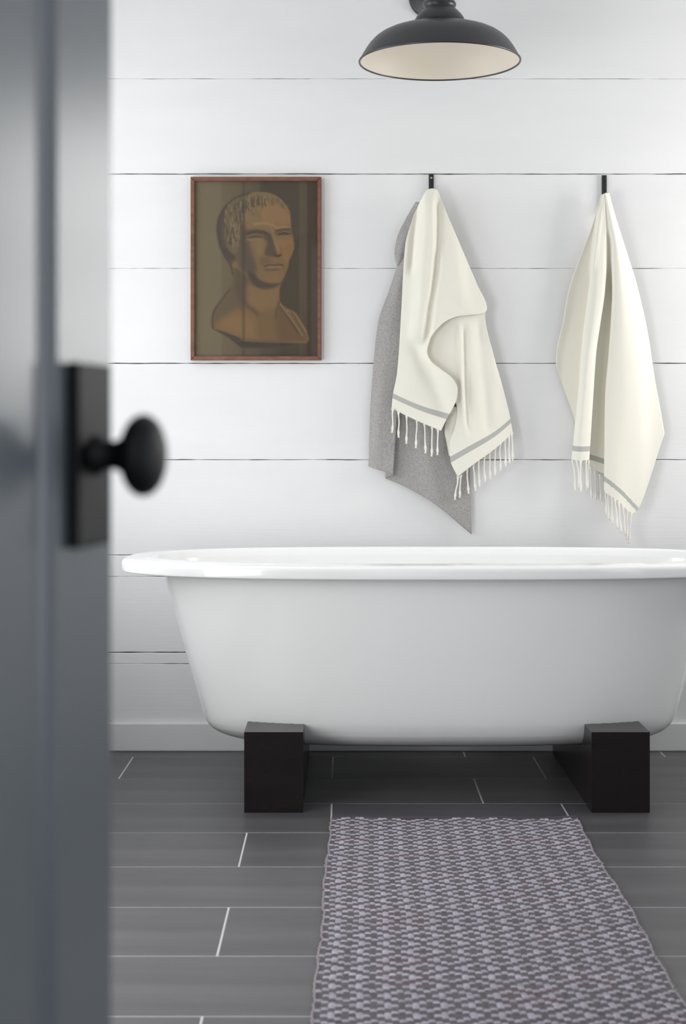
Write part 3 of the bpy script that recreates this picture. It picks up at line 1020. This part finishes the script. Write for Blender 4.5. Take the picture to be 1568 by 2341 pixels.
# cream towel on the right hook: one pleated sheet
rt = thing('fringed_towel', 'cream striped towel hanging in long pleats alone from the right hook', 'towel', PX(1381, 442, WALL - .05), group='cream fringed towels on the hooks')
A_l = [(1356, 560), (1353, 600), (1345, 673), (1334, 757), (1328, 815), (1322, 900), (1312, 1000), (1307, 1050)]
A_r = [(1386, 590), (1382, 662), (1372, 735), (1362, 806), (1354, 925), (1348, 1020), (1346, 1052)]
M_l = [(1398, 590), (1400, 673), (1397, 735), (1392, 809), (1384, 905), (1382, 1030), (1381, 1118)]
nodes = [
    (0.00, [(1374, 444, .048), (1352, 520, .036), (1316, 615, .030), (1301, 660, .028), (1286, 740, .024), (1273, 800, .020), (1271, 834, .020)]),
    (0.06, [(1378, 445, .050), (1357, 520, .032), (1330, 615, .024), (1306, 740, .016), (1288, 830, .014), (1286, 880, .014)]),
    (0.15, [(1379, 444, .052), (1360, 560, .030), (1350, 673, .018), (1334, 815, .014), (1328, 900, .014), (1318, 990, .014)]),
    (0.21, [(1379, 444, .053), *[(x, y, .042 + .012 * min(1, (y - 560) / 200)) for x, y in A_l]]),
    (0.29, [(1380, 443, .056), (1370, 560, .058), (1364, 673, .066), (1353, 757, .072), (1345, 815, .074), (1330, 1000, .074), (1327, 1053, .074)]),
    (0.37, [(1381, 443, .057), *[(x, y, .058) for x, y in A_r]]),
    (0.43, [(1381, 443, .056), *[(x - 8 if y > 650 else x, y + (14 if y > 1040 else 0), .058 - .038 * min(1, (y - 560) / 120)) for x, y in A_r]]),
    (0.51, [(1382, 443, .056), *[(x + 8 if y > 650 else x, y - (28 if y > 1100 else 0), .058 - .040 * min(1, (y - 560) / 120)) for x, y in M_l]]),
    (0.57, [(1383, 442, .057), *[(x, y, .056) for x, y in M_l]]),
    (0.70, [(1384, 441, .058), (1412, 590, .062), (1422, 735, .067), (1425, 900, .069), (1410, 1060, .068), (1412, 1145, .066)]),
    (0.82, [(1386, 441, .056), (1424, 590, .050), (1450, 735, .052), (1466, 900, .054), (1460, 1060, .052), (1447, 1174, .050)]),
    (1.00, [(1392, 440, .053), (1402, 480, .046), (1430, 570, .036), (1455, 650, .030), (1480, 760, .026), (1497, 870, .025), (1510, 940, .025), (1519, 992, .026)])]
P, T, S = sheet(nodes, 360, 200, ridges=[([(450, 1372), (520, 1366), (640, 1352)], 6, .006), ([(520, 1392), (640, 1392), (700, 1391)], 7, -.012)])
tm, s_m = np.meshgrid((T[1:] + T[:-1]) / 2, (S[1:] + S[:-1]) / 2, indexing='ij')
cx, cy = sheet.px[..., 0], sheet.px[..., 1]
ly = np.interp(cx, [1378, 1400, 1420, 1447, 1470], [1086, 1102, 1119, 1148, 1173])
band = np.where(s_m < .55, (tm > .946) & (tm < .967) & (s_m > .19), (cy > ly) & (cy < ly + 12))
pleat_o = cloth('pleated_cloth', P, [M_cream, M_stripe], rt, band, T, S)
for x0, y0, x1, y1, d in [(1309, 1049, 1315, 1118, .056), (1319, 1051, 1324, 1112, .068), (1327, 1052, 1328, 1120, .074), (1339, 1052, 1341, 1114, .066), (1345, 1053, 1343, 1112, .060),
                          (1350, 1066, 1352, 1134, .022), (1360, 1076, 1362, 1138, .019), (1371, 1084, 1374, 1140, .018),
                          (1384, 1118, 1386, 1172, .058), (1390, 1122, 1391, 1184, .060), (1398, 1130, 1400, 1194, .063), (1406, 1139, 1411, 1204, .065), (1414, 1147, 1420, 1213, .065),
                          (1424, 1155, 1428, 1219, .062), (1434, 1165, 1432, 1229, .056), (1443, 1171, 1438, 1238, .051)]:
    tassel(pleat_o, x0, y0, x1, y1, d)

# ------------------------------------------------------------------ open door in the foreground
A = Vector((-0.167, 1.132, 0))                       # latch edge
u = Vector((-0.2113, -0.9774, 0)).normalized()          # from latch edge to hinge
nrm = Vector((u.y * -1, u.x, 0))                      # out of the visible face
if nrm.x < 0:
    nrm = -nrm
door = bpy.data.objects.new('door_1', None)
COL.objects.link(door)
door.location = (A.x, A.y, 0)
door.rotation_euler = (0, 0, math.atan2(u.y, u.x))    # local +x: latch to hinge; local +y = face
door['kind'] = 'structure'
door['label'] = 'slate grey panelled door standing open in the foreground'
bpy.context.view_layer.update()
fs = 1 if (door.matrix_world.to_3x3() @ Vector((0, 1, 0))).dot(nrm) > 0 else -1


def dpart(name, x0, x1, d0, d1, z0, z1, m=M_door, bev=.0015, seg=2, parent=None):
    """box in door space: x from latch to hinge, d outward from the visible face"""
    b2 = nbox(x0, x1, min(fs * d0, fs * d1), max(fs * d0, fs * d1), z0, z1, bev=bev, seg=seg)
    o = obj(name, b2, m)
    o.parent = parent or door
    return o


TH, LEN, ST = -.040, .78, .102
dpart('stile', 0, ST, TH, 0, .012, 2.04)
dpart('stile', LEN - ST, LEN, TH, 0, .012, 2.04)
dpart('rail', ST, LEN - ST, TH, 0, .012, .24)
dpart('rail', ST, LEN - ST, TH, 0, 1.90, 2.04)
for x0, x1, z0, z1 in [(ST, LEN - ST, .24, 1.90)]:
    dpart('panel', x0, x1, -.030, -.007, z0, z1)
    # sloped moulding round the panel
    for nm, (a0, a1, b0, b1) in {'l': (x0, x0 + .015, z0, z1), 'r': (x1 - .015, x1, z0, z1)}.items():
        b2 = bmesh.new()
        hi, lo = (a0, a1) if nm == 'l' else (a1, a0)
        prof = [(hi, -.001), (hi + (lo - hi) * .30, -.0016), (hi + (lo - hi) * .55, -.0042), (lo, -.0069), (hi, -.0069)]
        vb = [[b2.verts.new((x, fs * d, z)) for x, d in prof] for z in (b0, b1)]
        for q in range(5):
            b2.faces.new((vb[0][q], vb[0][(q + 1) % 5], vb[1][(q + 1) % 5], vb[1][q]))
        b2.faces.new(vb[0])
        b2.faces.new(vb[1])
        o = obj('moulding', b2, M_door)
        o.parent = door
KX, KZ_ = .0559, EYE - 41 / FPX * 1.065
plate = dpart('lock_plate', .0248, .0869, 0.0002, .0092, .8755, 1.0005, M_knob, .0025, 3)
plate['label'] = 'black rectangular lock plate'
b2 = bmesh.new()
lathe(b2, [(.0140, .0085), (.0138, .0115), (.0118, .0140), (.0100, .0180), (.0098, .0240), (.0125, .0290), (.0160, .0325)], (KX, 0, KZ_), (0, fs, 0), 32)
o = obj('knob_shank', b2, M_knob, smooth=True)
o.parent = plate
b2 = bmesh.new()
prof = []
for a in np.linspace(-math.pi / 2, math.pi / 2, 22):
    prof.append((.0282 * max(math.cos(a), 0) ** .85 if abs(a) < 1.57 else 0,   .0437 + .0139 * math.sin(a)))
lathe(b2, prof, (KX, 0, KZ_), (0, fs, 0), 48)
o = obj('door_knob', b2, M_knob, smooth=True)
o.parent = plate
o['label'] = 'black round door knob'
for z in (.25, 1.05, 1.85):
    b2 = bmesh.new()
    lathe(b2, [(.006, 0), (.006, .09)], (LEN + .004, fs * -.004, z - .045), (0, 0, 1), 12)
    o = obj('hinge', b2, M_black, smooth=True)
    o.parent = door
